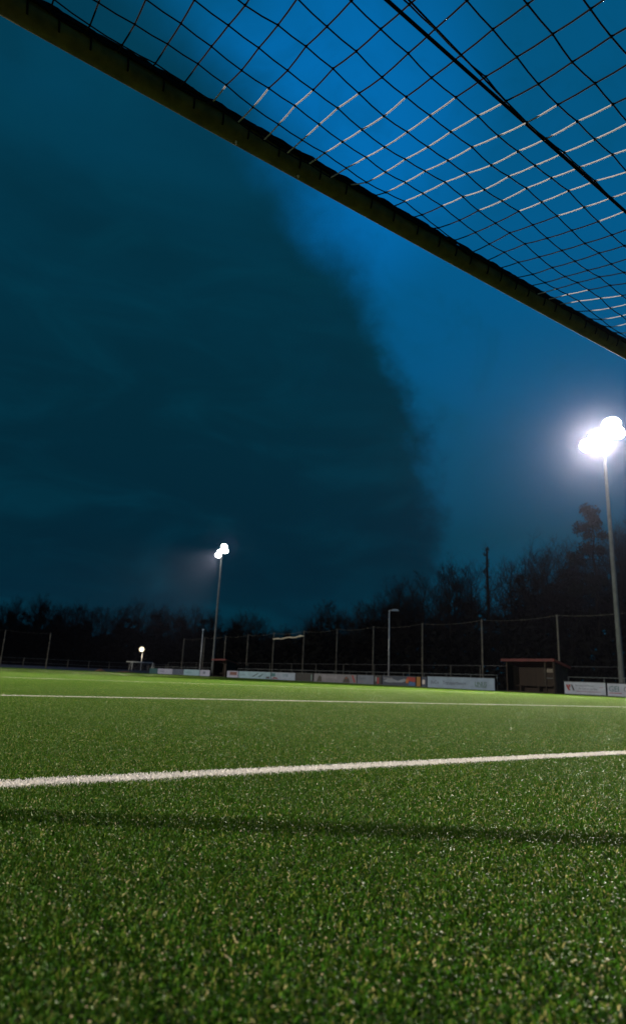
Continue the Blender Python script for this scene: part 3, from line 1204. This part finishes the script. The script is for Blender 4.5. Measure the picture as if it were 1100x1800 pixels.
def pine_tree(seed, H=16.0, low=.45):
    r = random.Random(seed)
    tr, cr = MB(), MB()
    pts = [Vector((r.uniform(-.12, .12) * q * .4, r.uniform(-.12, .12) * q * .4, H * .97 * q / 8)) for q in range(9)]
    tr.tube(pts, [.26 * (1 - q / 8) ** .7 + .03 for q in range(9)], 8)
    cents = []
    n_ = 17
    for q in range(n_):
        f = low + (1 - low) * q / n_
        th = q * 2.5 + r.uniform(-.5, .5)
        L = H * .17 * (1.15 - (f - low) / (1 - low) * .75) * r.uniform(.5, 1.25)
        P = Vector((0, 0, H * f))
        D = Vector((math.cos(th), math.sin(th), r.uniform(-.05, .35)))
        E = P + D * L
        tr.tube([P, P + D * L * .5 + Vector((0, 0, -.1)), E], [.06, .045, .02], 5, False)
        cents.append((E, r.uniform(.6, 1.1)))
        cents.append((P + D * L * .65 + Vector((0, 0, .2)), r.uniform(.4, .8)))
    cents.append((Vector((0, 0, H * .97)), 1.1))
    cents.append((Vector((.3, 0, H * .9)), 1.1))
    leaf_clumps(cr, r, cents, 230, .14, H * .055, .55)
    return tr, cr


def ivy_tree(seed, H=12.0):
    """bare tree with dense evergreen ivy around trunk and limbs"""
    r = random.Random(seed)
    tr, cr = bare_tree(seed, H, .26, .3, .9)
    cents = []
    for q in range(26):
        f = r.uniform(.1, .85)
        th = r.uniform(0, 6.28)
        d = H * .09 * r.uniform(0, 1.3)
        cents.append((Vector((math.cos(th) * d, math.sin(th) * d, H * f)), r.uniform(.5, 1.2)))
    leaf_clumps(cr, r, cents, 170, .15, H * .065, .9)
    return tr, cr


def snag(seed, H=14.0):
    r = random.Random(seed)
    tr, cr = MB(), MB()
    pts = [Vector((.05 * math.sin(q), .04 * math.cos(q * 2), H * q / 8)) for q in range(9)]
    tr.tube(pts, [.26, .25, .24, .22, .2, .18, .17, .15, .11], 8)
    cents = []
    for q in range(14):
        f = .45 + .53 * q / 13
        th = q * 2.2
        L = r.uniform(.2, .75)
        P = Vector((0, 0, H * f))
        E = P + Vector((math.cos(th) * L, math.sin(th) * L, L * .6))
        tr.tube([P, E], [.05, .02], 5, False)
        cents.append((E * .5 + P * .5, r.uniform(.3, .75)))
    for q in range(60):
        f = r.uniform(.35, 1)
        th = r.uniform(0, 6.28)
        P = Vector((0, 0, H * f))
        L = r.uniform(.3, .8)
        cr.tube([P, P + Vector((math.cos(th) * L, math.sin(th) * L, L * r.uniform(.2, 1.4)))], [.02, .006], 3, False)
    leaf_clumps(cr, r, cents, 120, .09, .6, 1.6)
    return tr, cr


protos = {}


def proto(key, pair, H):
    protos[key] = []
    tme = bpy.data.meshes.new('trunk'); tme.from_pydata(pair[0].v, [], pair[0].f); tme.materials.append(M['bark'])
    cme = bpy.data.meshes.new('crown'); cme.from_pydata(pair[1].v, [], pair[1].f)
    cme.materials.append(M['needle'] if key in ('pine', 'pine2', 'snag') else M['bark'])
    protos[key] = (tme, cme, H)


for q in range(5):
    proto('bare%d' % q, bare_tree(100 + q, 12.0, [.27, .33, .24, .30, .36][q], [.3, .22, .35, .25, .3][q], 1.0), 12.0)
proto('ivy0', ivy_tree(201), 12.0)
proto('ivy1', ivy_tree(205), 12.0)
proto('ivy2', ivy_tree(209), 12.0)
proto('pine', pine_tree(301), 16.0)
proto('pine2', pine_tree(305, 16.0, .25), 16.0)
proto('snag', snag(401), 14.0)


def tree(key, x, y, H, rz, label, group=None, name='bare_tree', wid=1.0):
    tme, cme, H0 = protos[key]
    s = H / H0
    ro = empty(name, (x, y, -.03), label, 'tree', group, rz)
    ro.scale = (s * wid, s * wid, s)
    for nm, me in (('trunk', tme), ('crown', cme)):
        o = bpy.data.objects.new(nm, me)
        COL.objects.link(o)
        o.parent = ro
    return ro


rt_ = random.Random(77)
GR = 'trees of the winter wood'
# trees whose tops make the skyline: (kind, x, y, height)
sky = [('bare0', 18.5, 116, 9.9), ('ivy0', 23.2, 116, 12.0), ('ivy1', 26.7, 117, 10.9), ('bare2', 30.1, 116, 11.1), ('bare1', 34.7, 117, 11.0),
       ('ivy2', 38.3, 116, 11.8), ('bare3', 41.0, 115, 12.4), ('ivy0', 44.9, 116, 12.4), ('ivy1', 49.0, 115, 12.3),
       ('ivy2', 50.5, 110, 12.3), ('ivy0', 50, 104, 11.2), ('ivy1', 50.8, 96, 10.1), ('bare4', 50, 89.8, 9.3), ('ivy2', 51, 84, 7.4),
       ('ivy0', 50, 79, 7.5), ('bare0', 51, 75.3, 7.3), ('ivy1', 50, 72, 8.3), ('bare2', 50.5, 68.5, 10.4), ('ivy2', 51, 63.9, 9.1),
       ('bare1', 50, 60.4, 9.4), ('ivy0', 50.3, 57.4, 10.1), ('ivy1', 50, 55.1, 10.5), ('bare3', 50, 52.9, 11.2), ('bare0', 50, 49.8, 11.6),
       ('bare2', 50, 45.9, 12.4), ('bare4', 51, 43.6, 11.6), ('bare1', 50, 37.7, 10.4), ('ivy2', 50, 36.9, 11.8), ('ivy0', 50.4, 35.5, 12.2),
       ('bare3', 50, 33.4, 12.4), ('ivy1', 50, 31.2, 12.6), ('bare2', 50, 26.5, 13.6), ('bare0', 50, 24.2, 13.2), ('bare4', 50.5, 21.0, 13.0)]
spec = {0: 'far dark tree behind the leftmost tall fence post', 1: 'tallest dark tree of the far row, behind the two tall fence posts at left',
        2: 'far dark tree just right of the second tall fence post', 3: 'far ragged tree between the tall fence post and the lit lamp, nearer the post',
        4: 'far thin see-through tree midway between the tall fence posts and the lit lamp', 5: 'far leafy-looking tree just left of the small lit lamp',
        6: 'far dark tree directly above the small lit lamp', 7: 'far dark tree just right of the small lit lamp',
        8: 'far dark tree left of the small unlit street lamp', 9: 'ivy-thick tree directly behind the small unlit street lamp',
        10: 'dark tree directly behind the distant floodlight mast', 11: 'dark tree above the far dugout, right of the distant mast',
        12: 'last taller tree before the skyline dips, right of the far dugout', 13: 'low ivy tree at the left end of the skyline dip',
        14: 'low tree above the left end of the rolled pale net', 15: 'low bare tree above the right end of the rolled pale net',
        16: 'dark tree where the skyline starts to rise, right of the rolled net', 17: 'pointed bare tree, first high one right of the skyline dip',
        18: 'lower ivy tree between two pointed trees left of the pale street lamp', 19: 'bare tree a little left of the pale street lamp',
        20: 'ivy tree immediately left of the pale street lamp head', 21: 'ivy tree directly above the pale street lamp head',
        22: 'wide bare tree right of the pale street lamp', 23: 'wide bare tree above the narrow navy board',
        24: 'high bare tree above the long pale blue-grey board', 25: 'bare tree immediately left of the slim lopped spike',
        26: 'lower bare tree above the left end of the near dugout roof', 27: 'dense ivy-covered tree on the right edge of the notch beside the spike',
        28: 'dense ivy tree above the near dugout', 29: 'bare twiggy tree above the right half of the near dugout',
        30: 'ivy tree immediately left of the lone ragged pine', 31: 'high bare tree directly behind the near floodlight mast'}
for q, (kd, x, y, H) in enumerate(sky):
    if x < 49.9:
        lab, gr = 'dark winter tree in the far row behind the end fence', 'trees behind the far end'
    else:
        lab, gr = 'dark winter tree in the front row of the wood behind the boards', 'front trees of the wood'
    lab = spec.get(q, 'high bare tree of the wood right of the near floodlight mast')
    tree(kd, x, y, H, rt_.uniform(0, 6.28), lab, gr)
tree('pine', 50, 29.0, 15.8, .8, 'tallest tree, lone pine with ragged layered crown left of the near mast', None, 'pine_tree', .72)
tree('snag', 50, 40.8, 13.9, 1.0, 'slim bare spike of a lopped trunk standing above the other trees', None, 'lopped_tree', .8)
# second and third rows fill the wood
for row, (off_x, cnt) in enumerate(((5.5, 30), (12, 24))):
    for q in range(cnt):
        y = 18 + (112 - 18) * (q + rt_.uniform(.1, .9)) / cnt
        # height follows the skyline so that no back tree towers over the front row
        best = min(sky, key=lambda a: abs(a[2] * (1 + off_x / 50) - y) + (0 if a[1] > 49 else 50))
        H = best[3] * rt_.uniform(.8, .96) * (1 + off_x / 60)
        if 37.5 < y / (1 + off_x / 50) < 43:
            H = min(H, 8.5)
        tree(rt_.choice(['bare0', 'bare1', 'bare3', 'ivy0', 'ivy1', 'ivy2']), 50 + off_x + rt_.uniform(-1.5, 1.5), y, H, rt_.uniform(0, 6.28),
             'dark winter tree deeper in the wood behind the front row', 'inner trees of the wood')
for q in range(26):
    x = 12 + 44 * (q + rt_.uniform(.1, .9)) / 26
    tree(rt_.choice(['bare0', 'bare2', 'bare4', 'ivy1', 'ivy2']), x, 122 + rt_.uniform(-2, 2), rt_.uniform(9.6, 12.0), rt_.uniform(0, 6.28),
         'dark winter tree in the second row beyond the far end', 'second row beyond the far end')

# undergrowth: dense dark thicket at the foot of the wood, nobody could count it
m = MB()
r = random.Random(9)


def thicket(x, y, h):
    P = Vector((x, y, r.random() ** 1.1 * h))
    a = Vector((r.gauss(0, 1), r.gauss(0, 1), r.gauss(0, 1.3))).normalized()
    b2 = a.orthogonal().normalized()
    s_ = r.uniform(.25, .6)
    m.add([P - a * s_, P + b2 * s_ * .45, P + a * s_, P - b2 * s_ * .45], [(0, 1, 2, 3)])


for q in range(42000):
    y = r.uniform(12, 116)
    h = 6.3 + 1.1 * math.sin(y * .37) + .8 * math.sin(y * 1.1)
    if 70 < y < 90:
        h *= .8
    if y < 38:
        h += 1.4
    thicket(48 + abs(r.gauss(0, 5)), y, max(3, h))
for q in range(30000):
    x = r.uniform(5, 60)
    h = 6.6 + .9 * math.sin(x * .5) + .7 * math.sin(x * 1.3)
    thicket(x, 114 + abs(r.gauss(0, 4)), h)
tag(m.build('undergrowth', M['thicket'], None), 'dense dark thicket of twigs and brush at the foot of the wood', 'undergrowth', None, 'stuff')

# ------------------------------------------------------------------ thin haze added to imitate the lens halo round the floodlights
m = MB()
m.box(-140, -40, -1.5, 140, 190, 24)
hz = m.build('haze', bpy.data.materials.new('halo_haze'), None)
hm = hz.data.materials[0]
hm.use_nodes = True
ht = hm.node_tree
for nd in list(ht.nodes):
    ht.nodes.remove(nd)
k = NT(ht)
pv = k.n('ShaderNodeVolumePrincipled')
pv.inputs['Color'].default_value = rgb(.62, .66, 1)
pv.inputs['Density'].default_value = HALO_HAZE
pv.inputs['Anisotropy'].default_value = .96
oo = k.n('ShaderNodeOutputMaterial')
k.link(pv.outputs[0], oo.inputs['Volume'])
tag(hz, 'thin haze added over the pitch to give the floodlights halos', 'haze', None, 'stuff')

# lettering becomes real mesh so that each word is an object of its own
dg = bpy.context.evaluated_depsgraph_get()
for o in [q for q in S.objects if q.type == 'FONT']:
    me = bpy.data.meshes.new_from_object(o.evaluated_get(dg))
    no = bpy.data.objects.new('lettering', me)
    COL.objects.link(no)
    no.parent = o.parent
    no.matrix_local = o.matrix_local.copy()
    bpy.data.objects.remove(o)
